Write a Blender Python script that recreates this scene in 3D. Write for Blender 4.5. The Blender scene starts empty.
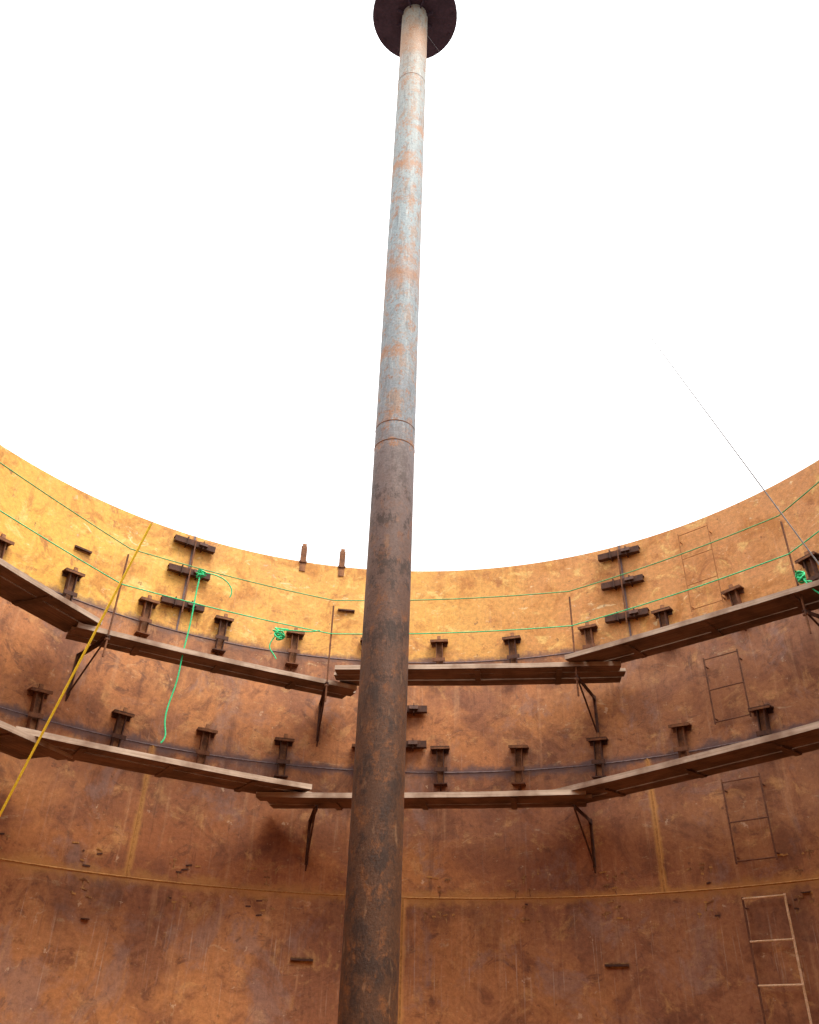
import bpy, math, random
from mathutils import Vector, Matrix
random.seed(7)
R=6.55; C=5.95; EYE=1.6; f=820.0; RIM=8.64
SEAMS=(1.55,3.43,5.16,6.93)
rad=math.radians
col=bpy.context.scene.collection

# ---------------------------------------------------------------- camera
p=math.atan(820/1238.0); hd=rad(1.5); rl=math.atan(40.5/1238)
fh=Vector((math.sin(hd),math.cos(hd),0)); rh=Vector((math.cos(hd),-math.sin(hd),0)); Z=Vector((0,0,1))
F=math.cos(p)*fh+math.sin(p)*Z; U0=-math.sin(p)*fh+math.cos(p)*Z
RR=math.cos(rl)*rh+math.sin(rl)*U0; UU=-math.sin(rl)*rh+math.cos(rl)*U0
cd=bpy.data.cameras.new('camera'); cam=bpy.data.objects.new('camera',cd); col.objects.link(cam)
cd.sensor_fit='VERTICAL'; cd.sensor_height=24; cd.lens=24*f/1024; cd.clip_start=.02
M=Matrix((RR,UU,-F)).transposed().to_4x4(); M.translation=Vector((0,-C,EYE)); cam.matrix_world=M
bpy.context.scene.camera=cam
bpy.context.scene.view_settings.view_transform='Standard'
bpy.context.scene.view_settings.look='None'

# ---------------------------------------------------------------- node helpers
class NT:
    def __init__(s,name):
        s.m=bpy.data.materials.new(name); s.m.use_nodes=True; s.t=s.m.node_tree; s.t.nodes.clear()
        s.out=s.n('ShaderNodeOutputMaterial'); s.b=s.n('ShaderNodeBsdfPrincipled'); s.l(s.b.outputs[0],s.out.inputs[0])
        s.co=s.n('ShaderNodeTexCoord').outputs['Object']
    def n(s,t,**k):
        x=s.t.nodes.new(t)
        for a,b in k.items(): setattr(x,a,b)
        return x
    def l(s,a,b): s.t.links.new(a,b)
    def put(s,sock,v):
        if isinstance(v,bpy.types.NodeSocket): s.l(v,sock)
        elif isinstance(v,tuple) and len(v)==3 and sock.type=='RGBA': sock.default_value=(*v,1)
        else: sock.default_value=v
    def math(s,op,a,b=0.0,c=None,clamp=False):
        x=s.n('ShaderNodeMath',operation=op,use_clamp=clamp); s.put(x.inputs[0],a); s.put(x.inputs[1],b)
        if c is not None: s.put(x.inputs[2],c)
        return x.outputs[0]
    def sep(s,v):
        x=s.n('ShaderNodeSeparateXYZ'); s.l(v,x.inputs[0]); return x.outputs
    def comb(s,a,b,c):
        x=s.n('ShaderNodeCombineXYZ'); s.put(x.inputs[0],a); s.put(x.inputs[1],b); s.put(x.inputs[2],c); return x.outputs[0]
    def scale(s,v,sc,off=(0,0,0)):
        x=s.n('ShaderNodeMapping'); s.l(v,x.inputs[0]); x.inputs['Scale'].default_value=sc; x.inputs['Location'].default_value=off; return x.outputs[0]
    def noise(s,v,sc,det=5,rough=.6,dist=0):
        x=s.n('ShaderNodeTexNoise'); s.l(v,x.inputs['Vector']); x.inputs['Scale'].default_value=sc
        x.inputs['Detail'].default_value=det; x.inputs['Roughness'].default_value=rough; x.inputs['Distortion'].default_value=dist
        return x.outputs['Fac']
    def step(s,v,lo,hi,a=0.0,b=1.0):
        x=s.n('ShaderNodeMapRange',interpolation_type='SMOOTHSTEP'); s.put(x.inputs[0],v)
        for i,q in enumerate((lo,hi,a,b)): s.put(x.inputs[i+1],q)
        return x.outputs[0]
    def mix(s,fac,a,b,mode='MIX'):
        x=s.n('ShaderNodeMix',data_type='RGBA',blend_type=mode); s.put(x.inputs[0],fac); s.put(x.inputs[6],a); s.put(x.inputs[7],b); return x.outputs[2]
    def ramp(s,v,stops,interp='LINEAR'):
        x=s.n('ShaderNodeValToRGB'); s.put(x.inputs[0],v); r=x.color_ramp; r.interpolation=interp
        while len(r.elements)<len(stops): r.elements.new(.5)
        for e,(q,c) in zip(r.elements,stops): e.position=q; e.color=(*c,1)
        return x.outputs[0]
    def bump(s,h,st=.3,d=.01):
        x=s.n('ShaderNodeBump'); x.inputs['Strength'].default_value=st; x.inputs['Distance'].default_value=d; s.l(h,x.inputs['Height']); s.l(x.outputs[0],s.b.inputs['Normal'])
    def fin(s,c,rough=.8,metal=0.0,spec=.3):
        s.put(s.b.inputs['Base Color'],c); s.put(s.b.inputs['Roughness'],rough); s.b.inputs['Metallic'].default_value=metal
        s.b.inputs['Specular IOR Level'].default_value=spec
        return s.m

# ---------------------------------------------------------------- materials
def wall_mat():
    s=NT('rusted_tank_plate'); x,y,z=s.sep(s.co)
    az=s.math('ARCTAN2',x,y); u=s.math('MULTIPLY',az,R)
    v=s.comb(u,z,0.0)
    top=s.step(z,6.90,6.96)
    zf=s.math('DIVIDE',z,10.0)
    base=s.ramp(zf,[(0,(.38,.150,.060)),(.343,(.35,.124,.045)),(.516,(.43,.160,.054)),(.693,(.66,.335,.066))],'CONSTANT')  # top course paler: yellower plates plus open-sky brightness put into the colour
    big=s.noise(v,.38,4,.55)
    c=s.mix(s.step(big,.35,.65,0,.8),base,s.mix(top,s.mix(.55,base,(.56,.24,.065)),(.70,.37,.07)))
    big2=s.noise(s.scale(v,(1,1,1),(11,7,0)),.7,6,.65,.4)
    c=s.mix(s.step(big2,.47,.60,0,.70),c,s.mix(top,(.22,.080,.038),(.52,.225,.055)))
    # top course: sun on the left painted in as brighter yellow, right browner
    c=s.mix(s.math('MULTIPLY',s.step(u,-.5,4.5,0.0,.80),top),c,(.58,.245,.080))
    c=s.mix(s.math('MULTIPLY',s.step(u,-5.5,-1.5,.55,0.0),top),c,(.80,.44,.055))
    # lower right is duller / browner
    c=s.mix(s.math('MULTIPLY',s.step(u,1.0,5.0,0.0,.45),s.math('SUBTRACT',1.0,top)),c,(.26,.108,.055))
    # mottling
    m1=s.noise(s.scale(v,(1,1,1),(3,9,0)),1.5,8,.72,.7)
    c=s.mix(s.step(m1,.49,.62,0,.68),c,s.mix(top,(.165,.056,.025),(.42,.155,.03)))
    m2=s.noise(s.scale(v,(1,1.2,1),(13,2,0)),2.2,8,.72,.5)
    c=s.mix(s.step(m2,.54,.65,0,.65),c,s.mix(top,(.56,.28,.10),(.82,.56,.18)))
    # pale smears where paint or scale came off, mostly on the top course
    m3=s.noise(s.scale(v,(1.0,2.4,1),(31,5,0)),2.2,9,.75,1.2)
    c=s.mix(s.math('MULTIPLY',s.step(m3,.60,.67,0,.75),s.step(z,6.3,7.2,.30,1.0)),c,(.84,.68,.38))
    m4=s.noise(s.scale(v,(1.0,1.2,1),(5,41,0)),1.9,9,.76,1.2)
    c=s.mix(s.step(m4,.56,.65,0,.72),c,s.mix(top,(.13,.048,.025),(.35,.120,.03)))
    m6=s.noise(s.scale(v,(1.0,1.0,1),(71,4,0)),4.2,7,.74,1.0)
    c=s.mix(s.step(m6,.58,.66,0,.55),c,s.mix(top,(.14,.052,.026),(.46,.17,.035)))
    # grey-mauve patches: purplish sheen of the plates painted into the colour
    m5=s.noise(s.scale(v,(1.0,.8,1),(25,14,0)),1.2,7,.70,.6)
    c=s.mix(s.math('MULTIPLY',s.step(m5,.52,.64,0,.55),s.math('SUBTRACT',1.0,top)),c,(.28,.165,.130))
    # vertical runs
    st=s.noise(s.scale(v,(4.5,.32,1)),1.6,6,.65)
    c=s.mix(s.step(st,.54,.72,0,.42),c,s.mix(top,(.56,.29,.14),(.78,.46,.12)))
    st2=s.noise(s.scale(v,(5.0,.30,1),(7,3,0)),1.5,6,.70)
    c=s.mix(s.step(st2,.56,.70,0,.45),c,s.mix(top,(.12,.046,.024),(.42,.17,.04)))
    st3=s.noise(s.scale(v,(16,.5,1),(3,13,0)),1.5,4,.6)
    c=s.mix(s.math('MULTIPLY',s.step(st3,.60,.72,0,.45),s.step(z,3.2,3.5,1.0,.30)),c,(.58,.42,.30))
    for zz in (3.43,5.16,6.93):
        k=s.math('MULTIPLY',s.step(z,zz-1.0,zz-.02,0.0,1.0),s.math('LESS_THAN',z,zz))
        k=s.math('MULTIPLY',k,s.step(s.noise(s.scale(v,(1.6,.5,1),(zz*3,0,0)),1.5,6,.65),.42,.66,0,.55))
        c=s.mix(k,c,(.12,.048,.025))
    # fine grain
    g=s.noise(v,15,7,.80)
    c=s.mix(1.0,c,s.ramp(g,[(.3,(.66,.64,.62)),(.7,(1.26,1.26,1.26))]),'MULTIPLY')
    sp=s.noise(v,7,5,.65)
    c=s.mix(s.step(sp,.64,.70,0,.6),c,(.09,.036,.018))
    sp2=s.noise(s.scale(v,(1,1,1),(50,5,0)),5,6,.70)
    c=s.mix(s.step(sp2,.64,.69,0,.6),c,(.66,.46,.28))
    # heat/rust staining beside the seams
    wob=s.noise(v,2.3,6,.75)
    for zz,cc,w,a in ((3.43,(.47,.215,.055),.13,.75),(5.16,(.12,.068,.066),.12,.95),(6.93,(.16,.078,.055),.10,.9),(1.55,(.5,.2,.05),.1,.7)):
        d=s.math('ABSOLUTE',s.math('SUBTRACT',z,zz))
        d=s.math('ADD',d,s.math('MULTIPLY',s.math('SUBTRACT',wob,.5),.40))
        c=s.mix(s.step(d,0.0,w,a,0.0),c,cc)
    for aa,z0,z1,cc in ((-29.4,3.43,5.16,(.50,.24,.06)),(34.8,3.43,5.16,(.58,.28,.07)),(3.6,1.5,3.43,(.62,.30,.09)),(-29.4,6.93,8.7,(.42,.18,.04)),(34.8,6.93,8.7,(.32,.13,.04)),(3.2,5.16,6.93,(.3,.12,.04)),(-61.2,1.5,3.43,(.6,.28,.06))):
        d=s.math('ABSOLUTE',s.math('SUBTRACT',u,rad(aa)*R))
        d=s.math('ADD',d,s.math('MULTIPLY',s.math('SUBTRACT',wob,.5),.12))
        k=s.math('MULTIPLY',s.step(d,.01,.07,.8,0.0),s.math('MULTIPLY',s.math('GREATER_THAN',z,z0),s.math('LESS_THAN',z,z1)))
        c=s.mix(k,c,cc)
    s.bump(s.math('ADD',g,s.math('MULTIPLY',m1,2.0)),.4,.012)
    return s.fin(c,s.step(m1,.3,.8,.48,.78),0,.4)
def rust(name,c1,c2,sc=9,rough=.8):
    s=NT(name); a=s.noise(s.co,sc,6,.7); b=s.noise(s.co,sc*6,4,.7)
    c=s.mix(s.step(a,.35,.68),c1,c2); c=s.mix(1.0,c,s.ramp(b,[(.3,(.7,.7,.7)),(.7,(1.25,1.25,1.25))]),'MULTIPLY')
    s.bump(b,.3,.004); return s.fin(c,rough)
def wood(name,c1,c2,c3):
    s=NT(name); g=s.scale(s.co,(.6,14,14))
    a=s.noise(g,2.2,6,.65,.3); b=s.noise(s.co,1.6,5,.6)
    c=s.mix(s.step(a,.3,.7),c1,c2); c=s.mix(s.step(b,.42,.65,0,.8),c,c3)
    s.bump(a,.4,.006); return s.fin(c,.85)
def pole_mat():
    s=NT('pipe_grey_and_rust'); x,y,z=s.sep(s.co)
    an=s.math('MULTIPLY',s.math('ARCTAN2',x,s.math('MULTIPLY',y,-1.0)),.19)
    v=s.comb(an,z,0.0)
    n0=s.noise(v,2.4,7,.72,.5)
    zz=s.math('ADD',z,s.math('MULTIPLY',s.math('SUBTRACT',n0,.5),1.5))
    base=s.ramp(s.math('DIVIDE',zz,14.13),[(0,(.085,.036,.016)),(.26,(.11,.046,.021)),(.33,(.14,.070,.045)),(.39,(.17,.110,.095)),(.43,(.20,.160,.157)),(.455,(.22,.24,.27)),(.52,(.26,.31,.345)),(.64,(.27,.335,.37)),(.80,(.30,.34,.345)),(.95,(.34,.30,.24))])
    a=s.noise(s.scale(v,(1,.7,1)),9,8,.78,.3)
    low=s.step(z,4.8,6.2,1.0,0.0)
    c=s.mix(s.math('MULTIPLY',s.step(a,.51,.62,0,.8),low),base,(.24,.085,.024))
    a2=s.noise(s.scale(v,(1,.6,1),(4,8,0)),6,9,.80)
    c=s.mix(s.math('MULTIPLY',s.step(a2,.49,.58,0,.85),s.step(z,5.4,6.3,1.0,.22)),c,(.045,.022,.014))
    a4=s.noise(s.scale(v,(1,.25,1),(8,1,0)),16,5,.6)
    c=s.mix(s.math('MULTIPLY',s.step(a4,.6,.7,0,.5),low),c,(.34,.18,.09))
    up=s.step(zz,6.1,6.5)
    b1=s.noise(s.scale(v,(1.6,.8,1),(2,1.4,0)),3.0,8,.78,.6)
    c=s.mix(s.math('MULTIPLY',s.step(b1,.50,.59,0,.75),up),c,(.33,.20,.125))
    b2=s.noise(s.scale(v,(1.6,1.0,1),(12,6,0)),8,7,.80)
    c=s.mix(s.math('MULTIPLY',s.step(b2,.53,.61,0,.85),up),c,(.31,.125,.045))
    b3=s.noise(s.scale(v,(6,.5,1),(1,6,0)),4,6,.7)
    c=s.mix(s.math('MULTIPLY',s.step(b3,.52,.7,0,.6),up),c,(.50,.54,.54))
    b4=s.noise(s.scale(v,(4,.4,1),(9,2,0)),5,7,.75)
    c=s.mix(s.math('MULTIPLY',s.step(b4,.53,.66,0,.65),up),c,(.11,.12,.13))
    n1=s.noise(s.scale(v,(1.5,1,1),(6,3,0)),5,8,.80)
    for zc,w,q in ((6.2,.04,.75),(6.45,.04,.5),(7.3,.05,.6),(8.45,.22,.7),(8.8,.1,.5),(10.35,.14,.8),(11.1,.08,.8),(9.7,.04,.65),(12.2,.05,.65),(13.2,.4,.65)):
        d=s.math('ABSOLUTE',s.math('SUBTRACT',z,zc)); d=s.math('ADD',d,s.math('MULTIPLY',s.math('SUBTRACT',n1,.46),1.3))
        c=s.mix(s.step(d,w*.2,w*1.6+.03,q,0.0),c,(.38,.16,.055))
    g=s.noise(v,38,6,.78)
    c=s.mix(1.0,c,s.ramp(g,[(.3,(.58,.58,.58)),(.7,(1.28,1.28,1.28))]),'MULTIPLY')
    s.bump(s.math('ADD',g,s.math('MULTIPLY',a2,2.0)),.5,.008)
    return s.fin(c,.62,0,.4)
def rope(name,c,c2):
    s=NT(name); w=s.noise(s.co,60,2,.5); return s.fin(s.mix(s.step(w,.35,.65),c,c2),.7)
MW=wall_mat(); MP=pole_mat()
MWD=wood('weathered_scaffold_wood',(.14,.070,.040),(.23,.125,.072),(.065,.034,.020))
MWE=wood('lit_board_edge',(.36,.25,.18),(.55,.42,.32),(.20,.115,.075))  # lighter copy of the wood, light on the board edges painted in
MST=rust('dark_rusted_steel',(.055,.026,.019),(.115,.046,.026))
MST2=rust('brown_rusted_steel',(.11,.044,.023),(.22,.088,.038))
MCAP=rust('cap_plate_rust',(.12,.048,.024),(.30,.125,.050))
MDISC=rust('primer_dark_plate',(.040,.019,.028),(.060,.030,.042),5)
MWELD=rust('weld_bead_orange',(.34,.15,.045),(.52,.26,.08),14)
MSCAR=rust('tack_scar_brown',(.16,.065,.026),(.44,.23,.09),14)
MWELDD=rust('weld_bead_grey',(.12,.085,.090),(.22,.155,.145),14)
MFL=rust('floor_plate_rust',(.17,.07,.032),(.29,.125,.05),3)
MRUNG=rust('ladder_bar_rust',(.55,.34,.18),(.75,.52,.34),10)
MLAD=rust('ladder_bar_dark',(.10,.042,.026),(.19,.078,.04),10)
MLADT=rust('ladder_bar_orange',(.30,.12,.04),(.42,.18,.06),10)
MG=rope('green_rope_fibre',(.03,.48,.18),(.06,.66,.30)); MGD=rope('dark_green_line',(.08,.32,.12),(.14,.45,.18))
MY=rope('yellow_rope_fibre',(.90,.58,.02),(1.0,.74,.06)); MWH=rope('grey_line',(.10,.08,.07),(.14,.11,.10)); MCB=rope('grey_wire',(.30,.31,.33),(.42,.43,.44))

# ---------------------------------------------------------------- mesh helpers
class MB:
    def __init__(s): s.v=[]; s.f=[]; s.mi=[]
    def box(s,x0,x1,y0,y1,z0,z1,m=0,M=None):
        i=len(s.v)
        for q in ((x0,y0,z0),(x1,y0,z0),(x1,y1,z0),(x0,y1,z0),(x0,y0,z1),(x1,y0,z1),(x1,y1,z1),(x0,y1,z1)):
            s.v.append(M@Vector(q) if M else Vector(q))
        for g in ((0,3,2,1),(4,5,6,7),(0,1,5,4),(1,2,6,5),(2,3,7,6),(3,0,4,7)): s.f.append([i+k for k in g]); s.mi.append(m)
    def tube(s,a,b,r,n=10,m=0,r2=None):
        a=Vector(a); b=Vector(b); d=(b-a).normalized(); t=Vector((0,0,1)) if abs(d.z)<.9 else Vector((1,0,0))
        e=d.cross(t).normalized(); g=d.cross(e); i=len(s.v); r2=r if r2 is None else r2
        for P,q in ((a,r),(b,r2)):
            for k in range(n): w=2*math.pi*k/n; s.v.append(P+e*q*math.cos(w)+g*q*math.sin(w))
        for k in range(n): s.f.append([i+k,i+(k+1)%n,i+n+(k+1)%n,i+n+k]); s.mi.append(m)
        s.f.append([i+k for k in range(n)][::-1]); s.mi.append(m); s.f.append([i+n+k for k in range(n)]); s.mi.append(m)
    def prism(s,pts,x0,x1,m=0):
        i=len(s.v); n=len(pts)
        for xx in (x0,x1):
            for (a,b) in pts: s.v.append(Vector((xx,a,b)))
        for k in range(n): s.f.append([i+k,i+(k+1)%n,i+n+(k+1)%n,i+n+k]); s.mi.append(m)
        s.f.append([i+k for k in range(n)][::-1]); s.mi.append(m); s.f.append([i+n+k for k in range(n)]); s.mi.append(m)
    def ring(s,prof,n=256,m=0,a0=0,a1=2*math.pi,closed=True):
        i=len(s.v); k=len(prof); full=abs(a1-a0-2*math.pi)<1e-6; N=n if full else n+1
        for j in range(N):
            a=a0+(a1-a0)*j/n
            for (r,z) in prof: s.v.append(Vector((r*math.sin(a),r*math.cos(a),z)))
        for j in range(n):
            j2=(j+1)%N
            for q in range(k if closed else k-1):
                q2=(q+1)%k; s.f.append([i+j*k+q,i+j2*k+q,i+j2*k+q2,i+j*k+q2]); s.mi.append(m)
    def mesh(s,name,mats,smooth=False):
        me=bpy.data.meshes.new(name); me.from_pydata([tuple(q) for q in s.v],[],s.f)
        for m in mats: me.materials.append(m)
        me.polygons.foreach_set('material_index',s.mi)
        if smooth: me.polygons.foreach_set('use_smooth',[True]*len(me.polygons))
        import bmesh
        bm=bmesh.new(); bm.from_mesh(me); bmesh.ops.recalc_face_normals(bm,faces=bm.faces); bm.to_mesh(me); bm.free()
        if smooth:
            try: me.set_sharp_from_angle(angle=rad(40))
            except Exception: pass
        return me
def ob(name,me,mat=None,parent=None):
    o=bpy.data.objects.new(name,me); col.objects.link(o)
    if parent: o.parent=parent
    if mat is not None: o.matrix_local=mat
    return o
def empty(name,mat=None):
    o=bpy.data.objects.new(name,None); o.empty_display_size=.2; col.objects.link(o)
    if mat is not None: o.matrix_world=mat
    return o
def wf(az,z,r=R):
    """frame standing on the wall: x tangential, y inward, z up"""
    a=rad(az); er=Vector((math.sin(a),math.cos(a),0)); et=Vector((math.cos(a),-math.sin(a),0))
    m=Matrix((-et,-er,Z)).transposed().to_4x4(); m.translation=er*r+Z*z; return m
def cyl(az,r,z): a=rad(az); return Vector((r*math.sin(a),r*math.cos(a),z))
def curve(name,pts,r,mat,parent=None,smooth=True,radii=None):
    cu=bpy.data.curves.new(name,'CURVE'); cu.dimensions='3D'; cu.bevel_depth=r; cu.bevel_resolution=3
    sp=cu.splines.new('NURBS' if smooth and len(pts)>2 else 'POLY'); sp.points.add(len(pts)-1)
    for i,(q,P) in enumerate(zip(sp.points,pts)):
        q.co=(*P,1)
        if radii: q.radius=radii[i]
    if smooth and len(pts)>2: sp.order_u=4; sp.use_endpoint_u=True; sp.resolution_u=6
    cu.materials.append(mat); o=bpy.data.objects.new(name,cu); col.objects.link(o)
    if parent: o.parent=parent
    return o

# ---------------------------------------------------------------- tank shell + floor
shell=MB(); prof=[(R,0)]
for k in range(1,30): prof.append((R,RIM*k/29))
prof+= [(R+.014,RIM),(R+.014,0)]
shell.ring(prof,256)
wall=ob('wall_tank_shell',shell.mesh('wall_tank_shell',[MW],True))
for i,z in enumerate(SEAMS):
    w=MB(); w.ring([(R-.006,z-.006),(R-.010,z),(R-.006,z+.006),(R+.004,z+.014),(R+.004,z-.014)],256)
    ob('seam_weld_%d'%i,w.mesh('seam_weld_%d'%i,[MWELD if i<2 else MWELDD],True),parent=wall)
for i,(az,z0,z1,mm) in enumerate(((-29.4,3.43,5.16,0),(34.8,3.43,5.16,0),(3.6,1.55,3.43,0),(3.2,5.16,6.93,1),(-29.4,6.93,RIM,1),(34.8,6.93,RIM,1),(-61.2,1.55,3.43,0),(67.3,1.55,3.43,0))):
    w=MB(); w.prism([(-.004,z0),(.008,z0),(.008,z1),(-.004,z1)],-.014,.014)
    ob('plate_weld_%d'%i,w.mesh('plate_weld_%d'%i,[MWELD,MWELDD][mm:mm+1]),wf(az,0),wall)
fl=MB(); fl.ring([(0.001,0),(R+.3,0),(R+.3,-.02),(.001,-.02)],128)
for k in range(-3,4):
    L=math.sqrt(R*R-(k*1.8)**2)-.05; fl.box(-L,L,k*1.8-.03,k*1.8+.03,0,.006)
ob('floor',fl.mesh('floor',[MFL]))

# scars and stub plates left from removed clips
AZ=[-75.3,-64.9,-54.4,-44.2,-34,-23.4,-13.1,-2.6,8,18.4,29.1,39.4,49.6,59.8,70.1,80.4]
sc=MB()
for a in AZ:
    for zz,n in ((3.18,4),(3.30,2),(3.70,4),(3.56,2),(1.8,1)):
        for k in range(n):
            m=wf(a+random.uniform(-.6,.6)+(k-(n-1)/2)*.9,zz+random.uniform(-.06,.06))@Matrix.Rotation(rad(random.uniform(-14,14)),4,'Y'); w=random.uniform(.012,.05)
            sc.box(-w,w,-.003,.008,-.009,.011,random.choice((0,2,2,2,1)),m)
            if random.random()<.4: h=random.uniform(.03,.10); sc.box(-.007,.007,-.003,.007,-h,.02,2,m)
for a,zz,w,h in ((-8,2.62,.15,.03),(28.5,2.62,.15,.03),(-6,7.80,.14,.03),(-44,7.71,.13,.035),(-60,7.5,.12,.04),(-33,2.9,.05,.012),(50,3.3,.05,.012)):
    sc.box(-w,w,-.003,.05,-h*.4,h*.4,1,wf(a,zz)); sc.box(-w,w,-.003,.012,-h,h,2,wf(a,zz))
ob('clip_scars',sc.mesh('clip_scars',[MWELD,MST,MSCAR]),parent=wall)

# ---------------------------------------------------------------- seam clips (rows of short channels with cap plate)
def clip_mesh(k):
    b=MB(); rr=random.Random(k)
    b.box(-.055,-.043,0,.11,-.20,.33); b.box(.043,.055,0,.11,-.20,.33); b.box(-.043,.043,.045,.057,-.20,.33,1)
    t=rr.uniform(-.012,.012)
    b.box(-.145,.145,0,.14,.33,.348); b.box(-.145,.145,.128,.14,.305,.33,1); b.box(-.13,-.05,.0,.012,.27,.33); b.box(.05,.13,0,.012,.27,.33)
    b.box(-.10,.10,0,.13,-.215,-.20); b.prism([(0,-.215),(.10,-.215),(0,-.29)],-.012,.012)
    b.box(-.10+t,.10+t,.115,.128,-.03,.03)
    b.prism([(.05,.348),(.10,.348),(.085,.43),(.062,.43)],-.035+t,.02+t,1)
    return b.mesh('seam_clip',[MST if k%2 else MST2,MCAP])
CM=[clip_mesh(k) for k in range(4)]
for z in (6.93,5.16):
    for i,a in enumerate(AZ):
        m=wf(a+random.uniform(-.3,.3),z+random.uniform(-.015,.02))@Matrix.Rotation(rad(random.uniform(-4,4)),4,'Y')
        ob('wall_seam_clip',CM[(i*3+int(z))%4],m)

# ---------------------------------------------------------------- strongbacks across vertical seams
def strongback(az,zs,z0,z1,hw=.34):
    e=empty('seam_strongback',wf(az,zs[0]))
    for i,z in enumerate(zs):
        b=MB(); o=z-zs[0]
        b.box(-hw,hw,.10,.112,-.05,.05); b.box(-hw,hw,.0,.10,.040,.052); b.box(-hw,hw,.03,.10,-.052,-.040)
        b.box(-.14,-.125,0,.14,-.075,.075); b.box(.125,.14,0,.14,-.075,.075)
        b.prism([(.112,-.02),(.16,-.02),(.13,.05),(.112,.05)],-.2,-.06)
        ob('channel_%d'%i,b.mesh('channel_%d'%i,[MST]),Matrix.Translation((0,0,o))@Matrix.Rotation(rad(random.uniform(-1.5,1.5)),4,'Y'),e)
    b=MB(); b.box(-.010,.010,.112,.124,z0-zs[0],z1-zs[0]); ob('tie_bar',b.mesh('tie_bar',[MST2]),parent=e)
strongback(-29.4,(8.45,7.93,7.36),7.2,8.5)
strongback(34.8,(8.45,7.92,7.34),7.2,8.5)
strongback(3.2,(6.12,5.56),5.3,6.3)

# ---------------------------------------------------------------- lugs standing on the rim
for az in (-13.1,-7.2):
    b=MB(); b.box(-.05,.05,-.03,-.016,-.35,.36); b.box(-.05,.05,0.002,.014,-.15,.30); b.prism([(-.03,.30),(.014,.30),(.004,.40),(-.02,.40)],-.035,.035)
    b.box(-.065,.065,-.035,.03,.02,.045)
    ob('rim_guide_lug',b.mesh('rim_guide_lug',[MCAP]),wf(az,RIM-.04))

# ---------------------------------------------------------------- ladder in sections
lad=empty('wall_ladder',wf(45.8,3.2))
for i,(z1,zs,hw,rm,t,sh) in enumerate(((3.30,(3.28,2.82,2.37,1.9,1.44,.98,.5),.255,MRUNG,.013,0),(4.70,(4.66,4.16,3.70),.25,MLAD,.011,0),(6.38,(6.35,5.90,5.45),.245,MLAD,.011,-.05),(8.46,(8.42,8.0,7.55,7.15),.24,MLADT,.008,0))):
    b=MB(); z0=zs[-1]-.03
    if i==0: z0=.0
    for s_ in (-1,1): b.box(sh+s_*hw-t,sh+s_*hw+t,.10,.108,z0-3.2,z1-3.2,1 if (i==0 and s_<0) else 0)
    for j,q in enumerate(zs): b.tube((sh-hw,.104,q-3.2),(sh+hw,.104,q-3.2),t*.8 if i else .012,8,1)
    for s_ in (-1,1):
        for q in (zs[0]-.1,zs[-1]+.05): b.box(sh+s_*hw-t,sh+s_*hw+t,0,.10,q-3.2,q-3.2+.008,0)
    ob('ladder_section_%d'%i,b.mesh('ladder_section_%d'%i,[(MLAD,MLAD,MLAD,MLADT)[i],rm],True),parent=lad)

# ---------------------------------------------------------------- plank walkways
def walkway(f0,f1,w,z,n=3):
    f0=Vector((*f0,z)); f1=Vector((*f1,z)); d=(f1-f0); L=d.length; d.normalize(); nrm=Vector((-d.y,d.x,0)); 
    if nrm.dot((f0+f1)/2)<0: nrm=-nrm
    up=1 if d.cross(nrm).z>0 else -1
    m=Matrix((d,nrm,d.cross(nrm))).transposed().to_4x4(); m.translation=f0
    b=MB(); pw=w/n
    for k in range(n):
        jj=.10 if k<n-1 else .02
        e0=random.uniform(-jj,jj*.8); e1=random.uniform(-jj*.8,jj); t=random.uniform(-.010,.010)
        h=.034 if k==0 else .024
        N=6; sag=random.uniform(.008,.032); i=len(b.v)
        for j in range(N+1):
            q=j/N; x=e0+(L+e1-e0)*q; zz=t-up*sag*4*q*(1-q); tw=random.uniform(-.004,.004)
            for (yy,hz) in ((k*pw+.008,-h),((k+1)*pw-.008,-h),((k+1)*pw-.008,h),(k*pw+.008,h)):
                b.v.append(Vector((x,yy,zz+hz+tw)))
        for j in range(N):
            for g in range(4):
                g2=(g+1)%4; b.f.append([i+j*4+g,i+j*4+g2,i+j*4+4+g2,i+j*4+4+g]); b.mi.append(1 if g==3 else 0)  # inner edge faces take the painted-light wood
        b.f.append([i,i+1,i+2,i+3]); b.mi.append(0); b.f.append([i+N*4+g for g in (3,2,1,0)]); b.mi.append(0)
    for q in (.22,.5,.78): b.box(L*q-.04,L*q+.04,.05,w-.04,-up*.024,-up*.060)
    ob('scaffold_walkway',b.mesh('scaffold_walkway',[MWD,MWE]),m)
zU=6.33; zL=4.55
walkway((-5.60,.42),(-3.80,4.26),.68,zU)
walkway((-4.13,4.05),(-.40,5.90),.56,zU-.10)
walkway((-.74,5.40),(3.42,4.80),.66,zU-.01)
walkway((2.6,4.84),(5.46,2.02),.64,zU+.08)
walkway((-5.3,.4),(-3.80,4.2),.72,zL)
walkway((-4.28,3.48),(-.85,5.55),.70,zL+.06)
walkway((-1.6,5.60),(2.72,4.84),.70,zL-.03)
walkway((2.12,5.40),(4.74,1.88),.72,zL+.04)
for z in (zU,zL):
    for i in range(5):
        mid=90+40*i; walkway(tuple(cyl(mid-20,5.7,0))[:2],tuple(cyl(mid+20,5.7,0))[:2],.64,z+(.06 if i%2 else 0))

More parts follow.
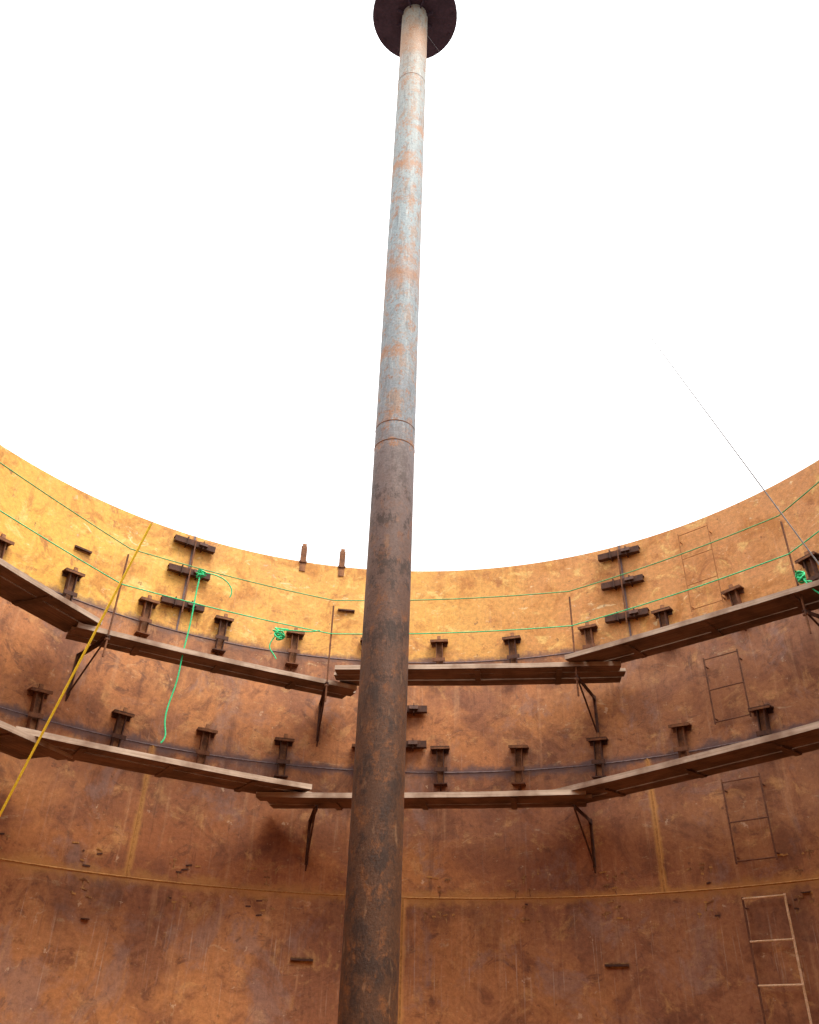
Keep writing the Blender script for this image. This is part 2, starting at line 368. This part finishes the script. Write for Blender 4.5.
# ---------------------------------------------------------------- bracket frames + guard posts
def bracket(az,z,post,front=5.62):
    D=R-front; e=empty('scaffold_bracket',wf(az,z-.105))
    b=MB()
    b.box(-.025,.025,0,D,-.010,0); b.box(-.025,-.015,0,D,-.055,-.010)
    b.box(-.022,.022,.0,.010,-.60,.02); b.box(-.022,-.012,.010,.04,-.60,.02)
    b.tube((0,D-.06,-.03),(0,.025,-.57),.013,10)
    b.prism([(0,-.60),(.08,-.60),(0,-.68)],-.010,.010)
    b.prism([(.012,-.012),(.12,-.012),(.012,-.12)],.0,.01)
    ob('angle_frame',b.mesh('angle_frame',[MST],True),parent=e)
    if post:
        b=MB(); b.tube((0,D-.02,-.30),(0,D-.02,1.26),.013,10); b.tube((-.03,D-.02,-.05),(.03,D-.02,-.05),.018,8)
        ob('guard_post',b.mesh('guard_post',[MST2],True),parent=e)
UB=[-82,-41,-8.5,29,62,99,139,179,219,252]
for a in UB: bracket(a,zU-.07,True)
for a in (-82,-54,-8.5,27,64,99,139,179,219,252): bracket(a,zL-.05,False)

# ---------------------------------------------------------------- guard lines
def sagline(P,Q,s,n=7):
    return [P.lerp(Q,i/n)+Vector((0,0,-4*s*(i/n)*(1-i/n))) for i in range(n+1)]
gl=empty('guard_line')
for k,zz in ((0,7.50),(1,6.93)):
    for i in range(len(UB)):
        a0=UB[i]; a1=UB[(i+1)%len(UB)]
        curve('line_%d_%d'%(k,i),sagline(cyl(a0,5.62,zz),cyl(a1,5.62,zz),.03+.03*random.random()),.0078,MGD if k==0 else MG,gl)

# ---------------------------------------------------------------- green ropes with tangled bundles
def tangle(P,r,n,seed):
    rr=random.Random(seed); pts=[]
    for i in range(n):
        w=i*1.9+rr.uniform(-.4,.4); q=r*rr.uniform(.45,1)
        pts.append(P+Vector((math.cos(w)*q,math.sin(w)*q*.6,rr.uniform(-1,.55)*r)))
    return pts
g=empty('green_rope')
P=cyl(-30,5.55,7.48)
hp=[P+Vector((0,0,.02)),P+Vector((-.02,-.02,-.3)),P+Vector((.0,0,-.8)),P+Vector((-.05,0,-1.3)),P+Vector((-.03,0,-1.7)),P+Vector((-.12,0,-2.1)),P+Vector((-.10,0,-2.35)),P+Vector((-.04,.02,-2.48)),P+Vector((-.10,.0,-2.56))]
curve('hanging_tail',hp,.011,MG,g); curve('knot',tangle(P,.11,16,3),.011,MG,g)
curve('loose_end',[P,P+Vector((.2,.06,.02)),P+Vector((.42,.15,-.05)),P+Vector((.48,.18,-.22)),P+Vector((.44,.18,-.3))],.009,MG,g)
g=empty('green_rope')
P=cyl(-16.5,5.62,6.86)
curve('knot',tangle(P,.15,22,5),.011,MG,g)
curve('loose_end',[P,P+Vector((.2,.0,.05)),P+Vector((.42,.0,-.03)),P+Vector((.6,0,.04))],.009,MG,g)
curve('loose_end_low',[P,P+Vector((-.1,0,-.15)),P+Vector((-.16,0,-.28)),P+Vector((-.05,0,-.36)),P+Vector((.0,0,-.45))],.009,MG,g)
g=empty('green_rope')
P=cyl(62.8,5.60,6.60)
curve('knot',tangle(P,.13,26,8),.012,MG,g)
curve('hanging_tail',[P,P+Vector((.05,-.05,-.2)),P+Vector((.12,-.1,-.3)),P+Vector((.2,-.15,-.42)),P+Vector((.22,-.2,-.6))],.010,MG,g)

# ---------------------------------------------------------------- centre column
pole=empty('center_pole')
b=MB(); n=64; b.ring([(.185,z) for z in [0.0]+[.3*i for i in range(1,47)]+[14.12]],n,closed=False)
ob('pipe',b.mesh('pipe',[MP],True),parent=pole)
b=MB()
for z in (6.2,6.42,12.3): b.ring([(.183,z-.010),(.1875,z-.003),(.1875,z+.003),(.183,z+.010)],48)
ob('girth_welds',b.mesh('girth_welds',[MST2],True),parent=pole)
b=MB(); b.ring([(.001,14.12),(.61,14.12),(.61,14.16),(.001,14.16)],96)
for k in range(12):
    a=360/12*k; m=wf(a+8,14.10,.55); b.tube(m@Vector((0,0,0)),m@Vector((0,0,.09)),.018,6)
for k in range(8):
    m=wf(45*k+22,14.12,0.0)
    b.box(-.008,.008,-.27,-.18,-.08,0,0,m)
ob('top_plate',b.mesh('top_plate',[MDISC]),parent=pole)
b=MB(); b.ring([(.001,0.0),(.42,0.0),(.42,.03),(.001,.03)],64)
ob('base_plate',b.mesh('base_plate',[MST2]),parent=pole)

# ---------------------------------------------------------------- guy ropes
T=Vector((0,0,14.1)); A=cyl(-50,6.3,1.7); q=T.lerp(A,.59)
gr=empty('yellow_guy_rope')
curve('yellow_rope',sagline(q,A,.02),.014,MY,gr); curve('glare_faded_rope',[T,q],.0015,MWH,gr)  # thin grey upper length imitates the rope washed out against bright sky
b=MB(); m=wf(-50,1.7); b.box(-.06,.06,-.002,.25,-.01,.01,0,m); ob('anchor_lug',b.mesh('anchor_lug',[MST2]),parent=gr)
B=cyl(66,5.65,6.45)
gw=empty('guy_wire'); curve('wire_upper',[T.lerp(B,k/10) for k in range(11)],.009,MCB,gw,False,[.15,.15,.15,.18,.25,.38,.52,.64,.75,.88,1.0])  # wire thins upward to imitate its fade into the bright sky

# ---------------------------------------------------------------- light : overcast dome brighter towards the zenith + hazy high sun
w=bpy.data.worlds.new('overcast_sky'); bpy.context.scene.world=w; w.use_nodes=True
nt=w.node_tree; bg=nt.nodes['Background']; bg.inputs[0].default_value=(.97,.985,1,1)
tc=nt.nodes.new('ShaderNodeTexCoord'); sx=nt.nodes.new('ShaderNodeSeparateXYZ'); nt.links.new(tc.outputs['Generated'],sx.inputs[0])
mr=nt.nodes.new('ShaderNodeMapRange'); nt.links.new(sx.outputs[2],mr.inputs[0])
mr.inputs[1].default_value=0; mr.inputs[2].default_value=1; mr.inputs[3].default_value=.9; mr.inputs[4].default_value=3.1
nt.links.new(mr.outputs[0],bg.inputs[1])
sd=bpy.data.lights.new('hazy_sun','SUN'); sd.energy=5.0; sd.angle=rad(28); sd.color=(1,.94,.83)
so=bpy.data.objects.new('hazy_sun',sd); col.objects.link(so)
so.rotation_euler=Vector((-.29,.38,-.88)).to_track_quat('-Z','Y').to_euler(); so.location=(5,-6,14)
